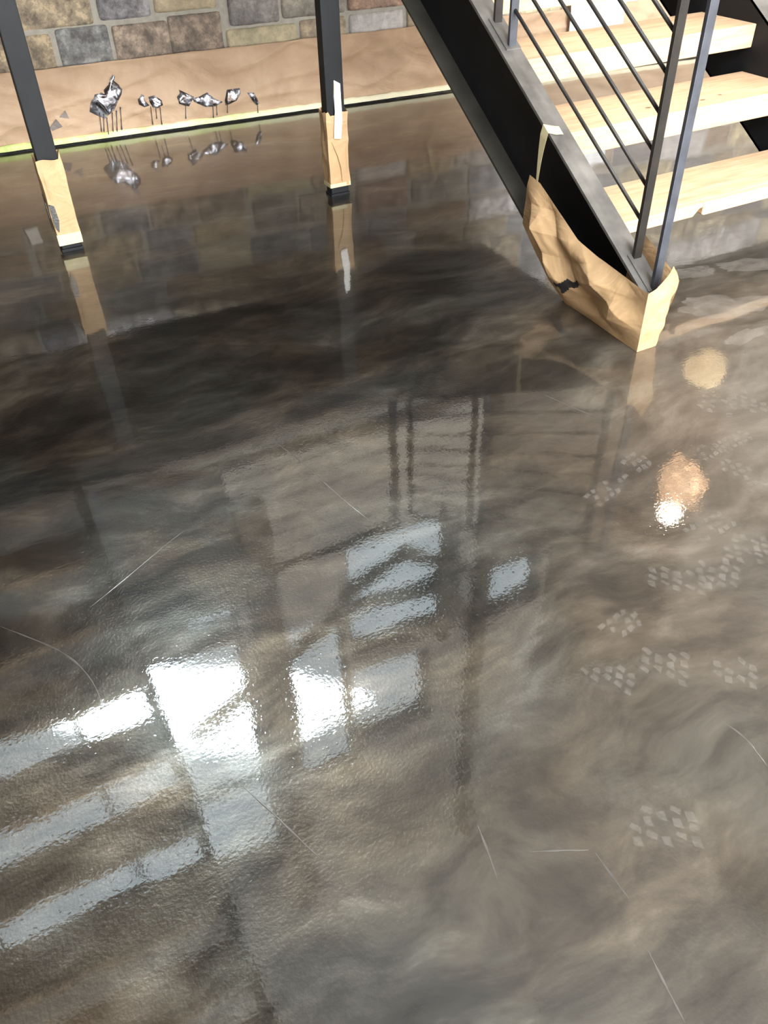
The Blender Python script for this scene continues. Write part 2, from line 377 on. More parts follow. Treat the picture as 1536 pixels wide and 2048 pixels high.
for i, (a, c, wd) in enumerate(TB):
    bm = NB(); timber(bm, a, c, wd, .004 + .002 * i, .12 + .003 * i); obj('trim_%d' % (i + 2), bm, M['beam'], kind='structure')

bm = NB(); wbox(bm, -3.95, 1.16, 2.52, 4.08, .001, .03); wbox(bm, -3.95, .5, 4.08, 4.5, .001, .03)
obj('trim_21', bm, M['panel'], kind='structure')  # unseen dark panel added to darken the floor reflection at left
bm = NB(); wbox(bm, 3.66, 6.35, 2.52, 4.66, .001, .03); wbox(bm, 4.4, 6.35, 4.66, 7.2, .001, .03)
obj('trim_22', bm, M['panel2'], kind='structure')  # unseen panel added to keep the reflected right wall dark
# stone veneer on the lower far wall
blocks = []
P_TAN = [(.30, .235, .155), (.36, .29, .20), (.26, .20, .14)]; P_GRY = [(.19, .20, .215), (.24, .25, .265), (.17, .17, .19)]
P_BRN = [(.27, .19, .125), (.30, .20, .13)]; P_CRM = [(.50, .42, .27), (.55, .47, .33)]; P_LIL = [(.52, .48, .48), (.58, .55, .55)]
EX = [  # hand placed blocks seen above the paper: u0,u1,z0,z1,colour,mottle
 (.28, .69, .375, .545, P_TAN[0], 1), (.72, .992, .36, .562, (.20, .205, .21), 1), (1.012, 1.315, .345, .552, (.27, .21, .165), 1), (1.318, 1.615, .35, .57, (.215, .165, .13), 1),
 (.30, .93, .57, .72, (.33, .265, .18), 1), (.965, 1.235, .58, .72, (.21, .205, .225), 1), (1.26, 1.60, .59, .72, (.46, .38, .25), .3), (1.665, 1.955, .49, .70, (.22, .205, .20), .7),
 (1.635, 2.055, .33, .475, (.46, .40, .26), .25), (2.075, 2.36, .33, .483, (.33, .26, .18), .6), (1.975, 2.36, .50, .70, (.26, .235, .20), .6),
 (2.385, 2.735, .33, .485, (.56, .53, .53), .15), (2.38, 2.76, .505, .70, (.36, .23, .17), .8), (2.76, 3.10, .33, .52, (.42, .33, .22), .5), (2.79, 3.2, .54, .70, (.30, .28, .26), .7),
 (3.12, 3.5, .33, .50, (.33, .31, .30), .6)]
rng = random.Random(3)
def rowfill(z0, z1, u0, u1):
    u = u0 - rng.random() * .2
    while u < u1:
        wd = rng.uniform(.2, .5); c = rng.choice(rng.choice([P_TAN, P_GRY, P_BRN, P_CRM, P_LIL, P_TAN, P_GRY]))
        a, c2 = max(u, u0), min(u + wd, u1)
        if c2 - a > .05: blocks.append((a + .01, c2 - .01, z0 + .01, z1 - .01, c, rng.choice([1, .7, .3])))
        u += wd
rowfill(.0, .17, -3.9, 6.4); rowfill(.17, .33, -3.9, 6.4)
for z0, z1 in ((.33, .555), (.555, .73)): rowfill(z0, z1, -3.9, .27)
for z0, z1 in ((.33, .52), (.52, .71)): rowfill(z0, z1, 3.52 if z0 < .4 else 3.22, 6.4)
z = .725
while z < 2.3:
    dz = rng.choice([.14, .18, .21, .24]); rowfill(z, min(z + dz, 2.38), -3.9, 6.4); z += dz
blocks += EX
bm = NB(); lay = bm.loops.layers.color.new('block') if False else None
fc = []
for (a, c, e, g, colr_, mo) in blocks:
    dpt = .027 + rng.uniform(-.003, .006)
    nu, nz_ = max(6, int((c - a) / .016)), max(5, int((g - e) / .016))
    grid = []
    for i in range(nu + 1):
        r_ = []
        for j in range(nz_ + 1):
            s, q = i / nu, j / nz_
            ed = min(s * (c - a), (1 - s) * (c - a), q * (g - e), (1 - q) * (g - e))
            o_ = dpt * (1 if ed > .001 else .82) + .006 * noise.noise(Vector((a * 9 + s * 5, e * 9 + q * 5, 2)))
            # rounded corners
            uu, zz = a + s * (c - a), e + q * (g - e)
            if (i in (0, nu)) and (j in (0, nz_)): uu += .004 * (1 if i == 0 else -1); zz += .004 * (1 if j == 0 else -1)
            if ed < .001:
                jit = .0025 * noise.noise(Vector((uu * 20, zz * 20, 5))); uu += jit; zz += jit
            r_.append(bm.verts.new(WP(uu, zz, o_)))
        grid.append(r_)
    for i in range(nu):
        for j in range(nz_): fc.append((bm.faces.new((grid[i][j], grid[i + 1][j], grid[i + 1][j + 1], grid[i][j + 1])), colr_, mo))
    loop = [grid[i][0] for i in range(nu + 1)] + [grid[nu][j] for j in range(1, nz_ + 1)] + [grid[i][nz_] for i in range(nu - 1, -1, -1)] + [grid[0][j] for j in range(nz_ - 1, 0, -1)]
    back = [bm.verts.new((p.co.x, WY + WA * p.co.x - .002, p.co.z)) for p in loop]
    n = len(loop)
    for i in range(n): fc.append((bm.faces.new((loop[i], loop[(i + 1) % n], back[(i + 1) % n], back[i])), colr_, mo))
bmesh.ops.recalc_face_normals(bm, faces=bm.faces[:])
me = bpy.data.meshes.new('stone_veneer')
bm.faces.index_update(); cols = {f_.index: (c, mo) for f_, c, mo in fc}
bm.to_mesh(me); bm.free()
ca = me.color_attributes.new('block', 'FLOAT_COLOR', 'CORNER')
for p in me.polygons:
    c, mo = cols[p.index]
    for li in p.loop_indices: ca.data[li].color = (*c, mo)
me.materials.append(M['stone'])
sv = bpy.data.objects.new('stone_veneer', me); COL.objects.link(sv); sv.parent = wall_back
for p in me.polygons: p.use_smooth = True
bm = NB(); wbox(bm, -3.95, 6.45, .0, 2.42, .001, .016); obj('mortar_bed', bm, M['mortar'], wall_back)
bm = NB(); wbox(bm, -3.95, 6.45, 2.42, 2.5, .001, .07); obj('trim_20', bm, M['beam'], kind='structure')
# black resin line at the foot of the wall
bm = NB(); n = 220; rows = []
for i in range(n + 1):
    u = -3.9 + 10.3 * i / n; a = .020 + .006 * noise.noise(Vector((u * 9, 0, 0))); q = .058 + .006 * noise.noise(Vector((u * 13, 3, 0)))
    rows.append([bm.verts.new(WP(u, .0005, q + .012)), bm.verts.new(WP(u, .008, q + .004)), bm.verts.new(WP(u, a, q - .003)), bm.verts.new(WP(u, a, .03)), bm.verts.new(WP(u, 0, .03))])
for a, c in zip(rows, rows[1:]):
    for j in range(4): bm.faces.new((a[j], c[j], c[j + 1], a[j + 1]))
obj('baseboard_back', bm, M['blackedge'], kind='structure', smooth=True)

# ---------------------------------------------------------------- masking paper along the stone wall
mp = thing('masking_paper', 'long strip of brown masking paper taped along the foot of the stone wall', 'masking paper', tuple(WP(1.2, 0, .05)))
def wr(u, z):      # wrinkle relief of the paper
    a = noise.noise(Vector((u * 2.2 + z * 3.0, z * 3, 4))) * .016
    r_ = 1 - abs(noise.noise(Vector((u * 1.6 - z * 5, z * 2.5 + u * .8, 9)))) * 2
    r2 = 1 - abs(noise.noise(Vector((u * 3.1 + z * 6, z * 2.0 - u, 19)))) * 2
    return a + max(0, r_ - .62) * .035 + max(0, r2 - .7) * .03
bm = NB(); nu, nz_ = 520, 26; gr = []
for i in range(nu + 1):
    u = -3.85 + 10.1 * i / nu; top = .394 + .006 * noise.noise(Vector((u * 2.5, 0, 0))) + .003 * noise.noise(Vector((u * 9, 1, 0)))
    gr.append([bm.verts.new(WP(u, .03 + (top - .03) * j / nz_, .048 + wr(u, .03 + (top - .03) * j / nz_) * min(1, .3 + j / 8))) for j in range(nz_ + 1)])
for i in range(nu):
    for j in range(nz_): bm.faces.new((gr[i][j], gr[i + 1][j], gr[i + 1][j + 1], gr[i][j + 1]))
o = obj('paper_sheet', bm, M['paper'], smooth=True); child(o, mp)
sd = o.modifiers.new('thick', 'SOLIDIFY'); sd.thickness = .0012
bm = NB(); rows = []
for i in range(261):
    u = -3.85 + 10.1 * i / 260; a = .040 + .006 * noise.noise(Vector((u * 7, 0, 7))) + .004 * noise.noise(Vector((u * 23, 0, 7)))
    dd = .062 + .005 * noise.noise(Vector((u * 11, 5, 7)))
    rows.append([bm.verts.new(WP(u, .012, dd + .004)), bm.verts.new(WP(u, .026, dd + .002)), bm.verts.new(WP(u, a, dd - .002)), bm.verts.new(WP(u, a + .001, dd - .010))])
for a, c in zip(rows, rows[1:]):
    for j in range(3): bm.faces.new((a[j], c[j], c[j + 1], a[j + 1]))
o = obj('edge_tape', bm, M['edgetape'], smooth=True, label='yellow green tape edge stained by resin'); child(o, mp)
SP = dict(A=[(.795, .156), (.811, .198), (.84, .242), (.879, .248), (.893, .236), (.895, .258), (.928, .28), (.945, .312), (.963, .327), (.973, .318), (.96, .298), (.983, .274), (.996, .25), (.986, .225), (.966, .201), (.93, .148), (.903, .133), (.869, .111), (.827, .134)],
 B=[(1.068, .189), (1.095, .214), (1.106, .207), (1.105, .18), (1.127, .151), (1.097, .145), (1.07, .162)],
 C=[(1.129, .195), (1.166, .198), (1.2, .169), (1.2, .146), (1.172, .132), (1.14, .14), (1.131, .168)],
 D=[(1.289, .176), (1.312, .192), (1.31, .21), (1.387, .165), (1.348, .119), (1.32, .127), (1.292, .14)],
 E=[(1.375, .157), (1.416, .162), (1.469, .178), (1.504, .142), (1.551, .118), (1.507, .1), (1.446, .103), (1.382, .138)],
 F=[(1.563, .126), (1.586, .178), (1.663, .18), (1.664, .151), (1.633, .117), (1.59, .104), (1.563, .098)],
 G=[(1.701, .151), (1.742, .147), (1.758, .112), (1.77, .082), (1.753, .075), (1.726, .106)],
 X=[(.628, .15), (.668, .18), (.679, .135)], Y=[(.565, .105), (.608, .144), (.633, .1), (.573, .086)])
DR = dict(A=[(.845, .149), (.833, .047), (.866, .138), (.846, .045), (.878, .118), (.867, .024), (.914, .141), (.896, .039), (.939, .147), (.918, .036), (.964, .162), (.946, .041)],
 B=[(1.131, .146), (1.125, .046)], C=[(1.159, .138), (1.153, .075), (1.183, .135), (1.176, .039)], D=[(1.33, .131), (1.319, .054)],
 E=[(1.489, .116), (1.482, .038), (1.511, .114), (1.505, .049)], F=[(1.575, .106), (1.57, .055)], G=[(1.758, .084), (1.754, .032)])
for k, pl in SP.items():
    bm = NB(); cu = sum(p[0] for p in pl) / len(pl); cz = sum(p[1] for p in pl) / len(pl)
    flat = k in 'XY'
    rings = []
    for s, o_ in ((1, .0), (.97, .004), (.7, .008), (.35, .009)):
        ring = []
        for (u, z) in pl:
            uu, zz = cu + (u - cu) * s, cz + (z - cz) * s
            ring.append(bm.verts.new(WP(uu, zz, .053 + wr(uu, zz) * .8 + (0.0015 if flat else o_ * 1.0 + .0015 * noise.noise(Vector((uu * 22, zz * 22, 3)))))))
        rings.append(ring)
    n = len(pl)
    for a, c in zip(rings, rings[1:]):
        for i in range(n): bm.faces.new((a[i], a[(i + 1) % n], c[(i + 1) % n], c[i]))
    bm.faces.new(rings[-1])
    o = obj('resin_smear' if flat else 'resin_splash', bm, M['greysmear'] if flat else M['splash'], smooth=True, label='dull grey smear' if flat else 'shiny silver resin splash'); child(o, mp)
    dd = DR.get(k)
    if dd:
        for i in range(0, len(dd), 2):
            a, c = dd[i], dd[i + 1]; bm = NB()
            pts = [WP(a[0] + (c[0] - a[0]) * q, a[1] + (c[1] - a[1]) * q, .062 + .004 * (1 - q)) for q in (0, .25, .5, .75, .92, 1)]
            tube(bm, pts, [.0028, .002, .0017, .002, .0032, .002], 8)
            o = obj('resin_drip', bm, M['drip'], smooth=True); child(o, mp)
# masking-tape strip stuck over the top edge of the paper, leaning
bm = NB(); nn = 10; prev = None
for i in range(nn + 1):
    q = i / nn; u = 2.882 + .055 * q; z = .30 + .235 * q; hw = .012 - .005 * q
    r_ = [bm.verts.new(WP(u - hw, z, .085)), bm.verts.new(WP(u + hw, z + .004, .087))]
    if prev: bm.faces.new((prev[0], prev[1], r_[1], r_[0]))
    prev = r_
o = tag(obj('tape_strip', bm, M['tape']), 'narrow cream tape strip on the wall behind the stair stringer', 'tape'); o.modifiers.new('t', 'SOLIDIFY').thickness = .001
bm = NB(); prism(bm, [WP(.275, .42, .05), WP(.345, .415, .05), WP(.352, .52, .05), WP(.285, .53, .05)], (0, -.002, 0), 'y')
tag(obj('paper_note', bm, M['whitetape']), 'small blank pale square patch on the stone beside the left post', 'paper patch')
# white plastic sheet behind the stair
bm = NB(); gr = []
for i in range(41):
    s = i / 40; u = 3.88 + .43 * s; r_ = []
    for j in range(19):
        q = j / 18; zz = .262 + (.62 - .262) * q - .012 * math.sin(s * 9) * (1 - q)
        r_.append(bm.verts.new(WP(u - .03 * q * (1 - s), zz, .098 + .016 * math.sin(s * 17 + q * 2) + .008 * noise.noise(Vector((s * 5, q * 5, 0))))))
    gr.append(r_)
for i in range(40):
    for j in range(18): bm.faces.new((gr[i][j], gr[i + 1][j], gr[i + 1][j + 1], gr[i][j + 1]))
o = tag(obj('plastic_sheet', bm, M['plastic'], smooth=True), 'folded white plastic sheet against the wall behind the stair treads', 'plastic sheet'); o.modifiers.new('t', 'SOLIDIFY').thickness = .001

# ---------------------------------------------------------------- posts
def post(x0, x1, y0, y1, label):
    r = thing('steel_post', label, 'post', ((x0 + x1) / 2, (y0 + y1) / 2, 0), 'black square posts under the landing')
    bm = NB(); box(bm, x0, x1, y0, y1, .012, 1.04); child(obj('column', bm, M['steel'], bevel=.003), r)
    bm = NB(); box(bm, x0 - .004, x1 + .004, y0 - .004, y1 + .004, .0, .012); child(obj('base_plate', bm, M['steel'], bevel=.001), r)
    return r
LX = (.317, .399); MX = (1.586, 1.674); PY = (3.66, 3.72)
post(*LX, *PY, 'black square steel post at the left edge with a kraft paper boot')
post(*MX, *PY, 'black square steel post near the middle with white tape on it')
def sleeve(x0, x1, y0, y1, zb, zt, amp, seed, flare=.0):
    """crumpled paper sleeve round a rectangular post, zt = function of perimeter position giving the torn top"""
    bm = NB(); per = []
    nx, ny = 10, 7
    for i in range(nx): per.append((x0 + (x1 - x0) * i / nx, y0, 0 + i / nx))
    for i in range(ny): per.append((x1, y0 + (y1 - y0) * i / ny, 1 + i / ny))
    for i in range(nx): per.append((x1 - (x1 - x0) * i / nx, y1, 2 + i / nx))
    for i in range(ny): per.append((x0, y1 - (y1 - y0) * i / ny, 3 + i / ny))
    cx, cy = (x0 + x1) / 2, (y0 + y1) / 2; nz_ = 16; gr = []
    for (x, y, s) in per:
        top = zt(s); col_ = []
        for j in range(nz_ + 1):
            q = j / nz_; z = zb + (top - zb) * q
            d = Vector((x - cx, y - cy, 0)).normalized()
            a = amp * max(-.15, noise.noise(Vector((x * 30 + seed, y * 30, z * 9)))) + amp * .6 * max(0, 1 - abs(noise.noise(Vector((s * 1.3 + seed, z * 6, seed)))) * 4) + flare * q * q
            col_.append(bm.verts.new((x + d.x * a, y + d.y * a, z)))
        gr.append(col_)
    n = len(per)
    for i in range(n):
        for j in range(nz_): bm.faces.new((gr[i][j], gr[(i + 1) % n][j], gr[(i + 1) % n][j + 1], gr[i][j + 1]))
    return bm
e = .005
ztM = lambda s: .378 + .006 * math.sin(s * 5) - (.020 if .15 < s < .6 else 0)
o = tag(obj('paper_sleeve', sleeve(MX[0] - e, MX[1] + e, PY[0] - e, PY[1] + e, .046, ztM, .006, 3, .004), M['wrap'], smooth=False), 'kraft paper sleeve wrapped round the foot of the middle post', 'paper sleeve', 'paper sleeves on post feet')
bm = NB(); g_ = .008
for (x0, x1, y0, y1) in ((MX[0] - g_, MX[1] + g_, PY[0] - g_ - .001, PY[0] - g_), (MX[0] - g_ - .001, MX[0] - g_, PY[0] - g_, PY[1] + g_), (MX[1] + g_, MX[1] + g_ + .001, PY[0] - g_, PY[1] + g_)): box(bm, x0, x1, y0, y1, .044, .062)
obj('bottom_tape', bm, M['tape'], o, label='pale tape band at the bottom')
bm = NB(); tube(bm, [(MX[0] + .010, PY[0] - .0125, .25), (MX[0] + .035, PY[0] - .013, .19), (MX[0] + .050, PY[0] - .013, .13), (MX[0] + .052, PY[0] - .0125, .07)], [.001, .002, .002, .001], 6)
obj('paper_fold', bm, M['wrap'], o)
ztL = lambda s: (.378 if s < .95 else .405 if s < 1.6 else .39) + .004 * math.sin(s * 6)
o = tag(obj('paper_sleeve', sleeve(LX[0] - e, LX[1] + e, PY[0] - e, PY[1] + e, .034, ztL, .007, 11, .004), M['wrap'], smooth=False), 'kraft paper sleeve with dark resin stain on the left post foot', 'paper sleeve', 'paper sleeves on post feet')
bm = NB()
for (x0, x1, y0, y1) in ((LX[0] - g_, LX[1] + g_, PY[0] - g_ - .002, PY[0] - g_), (LX[0] - g_ - .001, LX[0] - g_, PY[0] - g_, PY[1] + g_)): box(bm, x0, x1, y0, y1, .032, .078)
obj('bottom_tape', bm, M['tape'], o, label='pale tape band at the bottom')
bm = NB(); X_ = LX[0] - .0135
prism(bm, [(X_, 3.662, .215), (X_, 3.70, .24), (X_, 3.712, .16), (X_, 3.70, .10), (X_, 3.672, .088), (X_, 3.655, .15)], (-.0015, 0, 0), 'x')
prism(bm, [(LX[0] - .006, PY[0] - .0135, .21), (LX[0] + .014, PY[0] - .0135, .20), (LX[0] + .018, PY[0] - .0135, .14), (LX[0] + .006, PY[0] - .0135, .09), (LX[0] - .006, PY[0] - .0135, .12)], (0, -.0012, 0), 'y')
obj('resin_stain', bm, M['blackedge'], o, label='dark resin stain')
# white tape strip on the middle post
bm = NB(); Y_ = PY[0] - .0165
P = [(1.628, .505), (1.657, .488), (1.655, .40), (1.652, .34), (1.640, .262), (1.606, .268), (1.612, .33), (1.618, .38), (1.622, .44)]
prism(bm, [(x, (PY[0] - .0008) if z > .385 else Y_, z) for x, z in P], (0, -.0012, 0), 'y')
tag(obj('tape_strip', bm, M['whitetape']), 'white tape strip stuck on the middle post and its paper sleeve', 'tape')

# ---------------------------------------------------------------- lower stair flight
SL = .6154
def ft(y): return .4388 + SL * (y - 2.29)          # top of the stringer flange
HB = .405
YE = 3.62
st = thing('steel_staircase', 'black steel staircase with pale timber treads and bar railing', 'staircase', (2.59, 2.2, 0))
def stringer(xw0, xw1, xf0, xf1, y0, y1):
    """channel: web between xw0..xw1, flanges xf0..xf1"""
    bm = NB(); th = .012
    zt = lambda y: ft(y); zb = lambda y: ft(y) - HB
    yz = y0 + (0 - zb(y0)) / SL if zb(y0) < 0 else y0
    poly = [(xw0, y0, zt(y0) - .001), (xw0, y1, zt(y1) - .001), (xw0, y1, zb(y1)), (xw0, yz, max(0, zb(yz))), (xw0, y0, 0)]
    prism(bm, poly, (xw1 - xw0, 0, 0), 'x')
    w_ = obj('stringer', bm, M['steel'])
    child(w_, st)
    bm = NB(); prism(bm, [(xf0, yz, zb(yz)), (xf0, y1, zb(y1)), (xf0, y1, zb(y1) + th), (xf0, yz, zb(yz) + th)], (xf1 - xf0, 0, 0), 'x')
    bf = obj('bottom_flange', bm, M['flangedark'], label='brown-grey lower edge'); bf.parent = w_
    bm = NB()
    prism(bm, [(xf0, y0, zt(y0) - th), (xf0, y1, zt(y1) - th), (xf0, y1, zt(y1)), (xf0, y0, zt(y0))], (xf1 - xf0, 0, 0), 'x')
    f_ = obj('top_flange', bm, M['flange'], label='worn grey top edge'); f_.parent = w_
    return w_
stringer(1.980, 1.988, 1.902, 1.988, 1.842, YE)
stringer(3.186, 3.194, 3.186, 3.272, 1.842, YE)
TR = [(.277, .047), (.5108, .0886), (.6934, .0886), (.8776, .0886), (1.062, .0886)]
for k, (zt_, th) in enumerate(TR):
    y0 = 2.1814 + .2995 * k - (.005 if k == 0 else 0); y1 = y0 + .319; x0, x1 = 1.9885, 3.1855
    bm = NB()
    if k == 0:       # thin first board with a notch broken out of its front lower edge
        xs = [x0, 2.40, 2.418, 2.452, 2.46, x1]
        lo = [zt_ - th, zt_ - th - .001, zt_ - .022, zt_ - .013, zt_ - .05, zt_ - th]
        # front face profile as polygon in x,z, extruded a little, then main board behind
        box(bm, x0, x1, y0 + .03, y1, zt_ - th, zt_)
        prism(bm, [(x0, y0, zt_ - th), (2.398, y0, zt_ - th), (2.425, y0, zt_ - .020), (2.440, y0, zt_ - .018), (2.441, y0, zt_), (x0, y0, zt_)], (0, .03, 0), 'y')
        prism(bm, [(2.442, y0, zt_), (2.442, y0, zt_ - .045), (2.455, y0, zt_ - th - .003), (x1, y0, zt_ - th), (x1, y0, zt_)], (0, .03, 0), 'y')
    else: box(bm, x0, x1, y0, y1, zt_ - th, zt_)
    tr_o = obj('tread', bm, M['wood'], bevel=.004); child(tr_o, st)
    if k == 1:
        for (kx, ky, r_) in ((2.78, .17, .010), (2.70, .12, .007), (2.83, .09, .006), (2.47, .10, .008), (2.72, .07, .007)):
            bm = NB(); bmesh.ops.create_circle(bm, cap_ends=True, radius=r_, segments=14, matrix=Matrix.Translation((kx, y0 + ky, zt_ + .0004)) @ Matrix.Scale(1.8, 4, (1, 0, 0)))
            kn = obj('knot', bm, M['woodknot'], label='dark wood knot'); kn.parent = tr_o
    # steel angle cleats under each end
    for xa, xb in ((1.9885, 2.03), (3.144, 3.1855)):
        bm = NB(); box(bm, xa, xb, y0 + .02, y1 - .02, zt_ - th - .006, zt_ - th - .0005)
        child(obj('tread_cleat', bm, M['steel']), st)
# railing on the left stringer: pairs of bars, rake rods, handrail
def bar(y0, y1, mat, ztop, x0=1.94, x1=1.972):
    bm = NB(); prism(bm, [(x0, y0, ft(y0) - .002), (x0, y1, ft(y1) - .002), (x0, y1, ztop), (x0, y0, ztop)], (x1 - x0, 0, 0), 'x')
    o_ = obj('railing_bar', bm, mat, bevel=.0015); child(o_, st)
RH = .88
for (a, c) in ((1.862, 1.876), (1.970, 1.984), (2.780, 2.794), (2.880, 2.894)): bar(a, c, M['railgrey'] if a in (1.862, 2.780) else M['raildark'], ft(a) + RH)  # front bars get a lit tone, rear bars a painted-in shaded one
bar(3.55, 3.564, M['raildark'], ft(3.55) + RH)
for y0, y1 in ((1.984, 2.780), (2.894, 3.55)):
    for i in range(7):
        z0 = .373 + .108 * i; bm = NB()
        tube(bm, [(1.956, y0, z0 + SL * (y0 - 1.99)), (1.956, y1, z0 + SL * (y1 - 1.99))], .0066, 10)
        child(obj('railing_rod', bm, M['raildark'], smooth=True), st)
bm = NB(); prism(bm, [(1.932, 1.86, ft(1.86) + RH), (1.932, 3.57, ft(3.57) + RH), (1.932, 3.57, ft(3.57) + RH + .012), (1.932, 1.86, ft(1.86) + RH + .012)], (.048, 0, 0), 'x')
child(obj('handrail', bm, M['railsteel'], bevel=.002), st)
# small weld plates under the bar pairs
for (a, c) in ((1.862, 1.988), (2.772, 2.902)):
    bm = NB(); prism(bm, [(1.925, a, ft(a) + .0002), (1.925, c, ft(c) + .0002), (1.925, c, ft(c) + .005), (1.925, a, ft(a) + .005)], (.062, 0, 0), 'x')
    child(obj('bar_plate', bm, M['flange']), st)

# ---------------------------------------------------------------- landing and upper flight (overhead)
LZ = 1.243
ld = thing('stair_landing', 'timber landing on black steel beams above the posts', 'landing', (1.1, 4.3, 0))
bm = NB(); box(bm, -1.25, 3.30, 3.64, 4.95, LZ - .05, LZ); child(obj('deck', bm, M['beam']), ld)
bm = NB(); box(bm, -1.25, 3.30, 3.645, 3.72, 1.04, LZ - .05); box(bm, -1.25, 3.30, 4.8, 4.88, 1.04, LZ - .05); box(bm, -1.25, -1.17, 3.72, 4.8, 1.04, LZ - .05); box(bm, 3.22, 3.3, 3.72, 4.8, 1.04, LZ - .05); child(obj('beam_frame', bm, M['steel']), ld)
for xr_ in (.12, 1.90):
    bm = NB(); box(bm, xr_ - .02, xr_ + .02, 3.65, 3.69, LZ, LZ + 1.0); child(obj('railing_post', bm, M['railsteel']), ld)
for i in range(7):
    bm = NB(); tube(bm, [(.14, 3.67, LZ + .12 + .12 * i), (1.88, 3.67, LZ + .12 + .12 * i)], .005, 8); child(obj('railing_rod', bm, M['railsteel'], smooth=True), ld)
bm = NB(); box(bm, .09, 1.93, 3.64, 3.70, LZ + 1.0, LZ + 1.012); child(obj('handrail', bm, M['railsteel']), ld)
uf = thing('upper_staircase', 'upper flight of timber treads rising overhead from the landing', 'staircase', (-.5, 3.6, LZ))
YS = 3.60; X0, X1 = -1.10, .03
for xa, xb in ((X0 - .05, X0), (X1, X1 + .05)):
    bm = NB(); y1 = .15
    prism(bm, [(xa, YS, LZ), (xa, YS, LZ - .2), (xa, y1, LZ - .2 + SL * (YS - y1) - .02), (xa, y1, LZ + .12 + SL * (YS - y1))], (xb - xa, 0, 0), 'x')
    child(obj('stringer', bm, M['steel']), uf)
for k in range(11):
    y1 = YS - .2995 * k - .02; zt_ = LZ + .1843 * (k + 1)
    bm = NB(); box(bm, X0, X1, y1 - .25, y1, zt_ - .045, zt_); child(obj('tread', bm, M['wood'], bevel=.004), uf)

# ---------------------------------------------------------------- paper boot round the foot of the stair
def lerp(a, c, q): return a + (c - a) * q
bt = thing('paper_boot', 'crumpled kraft paper boot taped round the foot of the stair stringer', 'paper boot', (1.88, 1.95, 0))
# side panel: bottom edge on the floor, top edge following the stringer
top = [(1.897, 2.53, .372), (1.896, 2.46, .362), (1.893, 2.33, .300), (1.888, 2.20, .246), (1.884, 2.08, .226), (1.876, 1.95, .218), (1.862, 1.80, .212)]
botm = [(1.894, 2.545, .185), (1.882, 2.44, .120), (1.872, 2.32, .048), (1.872, 2.21, .0008), (1.872, 2.06, .0008), (1.866, 1.93, .0008), (1.862, 1.80, .0008)]
def resample(pl, n):
    pl = [Vector(p) for p in pl]; ls = [0]
    for a, c in zip(pl, pl[1:]): ls.append(ls[-1] + (c - a).length)
    r_ = []
    for i in range(n + 1):
        s = ls[-1] * i / n; j = 0
        while j < len(ls) - 2 and ls[j + 1] < s: j += 1
        r_.append(pl[j].lerp(pl[j + 1], (s - ls[j]) / max(1e-9, ls[j + 1] - ls[j])))
    return r_
def fold(s, q):
    """large sharp folds plus small crumple, metres outwards"""
    f1 = abs(((s * 1.5 + q * 1.1 + .15) % 1) - .5) * 2; f2 = abs(((s * 2.6 - q * 1.7 + .4) % 1) - .5) * 2
    c = noise.noise(Vector((s * 5, q * 4, 2))) * .5 + noise.noise(Vector((s * 13, q * 10, 5))) * .22
    return .040 * f1 + .022 * f2 + .012 * c
n, mrow = 150, 64
A_ = resample(top, n); B_ = resample(botm, n); bm = NB(); gr = []
for i in range(n + 1):
    s = i / n; r_ = []
    for j in range(mrow + 1):
        q = j / mrow; p = B_[i].lerp(A_[i], q); env = min(1, q * 3) * min(1, (1 - q) * 4 + .1) * min(1, (1 - s) * 6 + .0) * min(1, s * 5 + .1)
        r_.append(bm.verts.new(p + Vector((-fold(s, q) * env, 0, 0))))
    gr.append(r_)
PANEL = [[v_.co.copy() for v_ in r_] for r_ in gr]
for i in range(n):
    for j in range(mrow): bm.faces.new((gr[i][j], gr[i + 1][j], gr[i + 1][j + 1], gr[i][j + 1]))
o = obj('side_panel', bm, M['wrap'], smooth=False); child(o, bt)
# front panel
tpf = [(1.862, 1.80, .212), (1.895, 1.798, .222), (1.925, 1.798, .262), (1.944, 1.80, .290), (1.968, 1.802, .262), (1.988, 1.805, .225)]
bpf = [(1.862, 1.80, .0008), (1.878, 1.80, .0008), (1.895, 1.80, .0008), (1.912, 1.80, .0008), (1.930, 1.80, .0008), (1.946, 1.802, .0008)]
A_ = resample(tpf, 24); B_ = resample(bpf, 24); bm = NB(); gr = []
for i in range(25):
    s = i / 24; r_ = []
    for j in range(25):
        q = j / 24; p = B_[i].lerp(A_[i], q); env = min(1, s * 5) * min(1, q * 4 + .1)
        r_.append(bm.verts.new(p + Vector((.004 * noise.noise(Vector((q * 9, 3, 0))) * s, -env * (.010 * noise.noise(Vector((s * 3, q * 5, 8))) + .006 * abs(((s * 1.3 + q * 1.6) % 1) - .5)), 0))))
    gr.append(r_)
for i in range(24):
    for j in range(24): bm.faces.new((gr[i][j], gr[i + 1][j], gr[i + 1][j + 1], gr[i][j + 1]))
o = obj('front_panel', bm, M['wrap'], smooth=False); child(o, bt)
# inner / far side panel seen behind the bars
bm = NB(); gr = []
for i in range(17):
    s = i / 16; r_ = []
    for j in range(9):
        q = j / 8; y = 1.805 + .22 * s
        r_.append(bm.verts.new((lerp(1.947, 1.995, q) + .006 * noise.noise(Vector((s * 4, q * 3, 1))), y, q * (.225 + .10 * s))))
    gr.append(r_)
for i in range(16):
    for j in range(8): bm.faces.new((gr[i][j], gr[i + 1][j], gr[i + 1][j + 1], gr[i][j + 1]))
o = obj('inner_panel', bm, M['wrap'], smooth=False); child(o, bt)
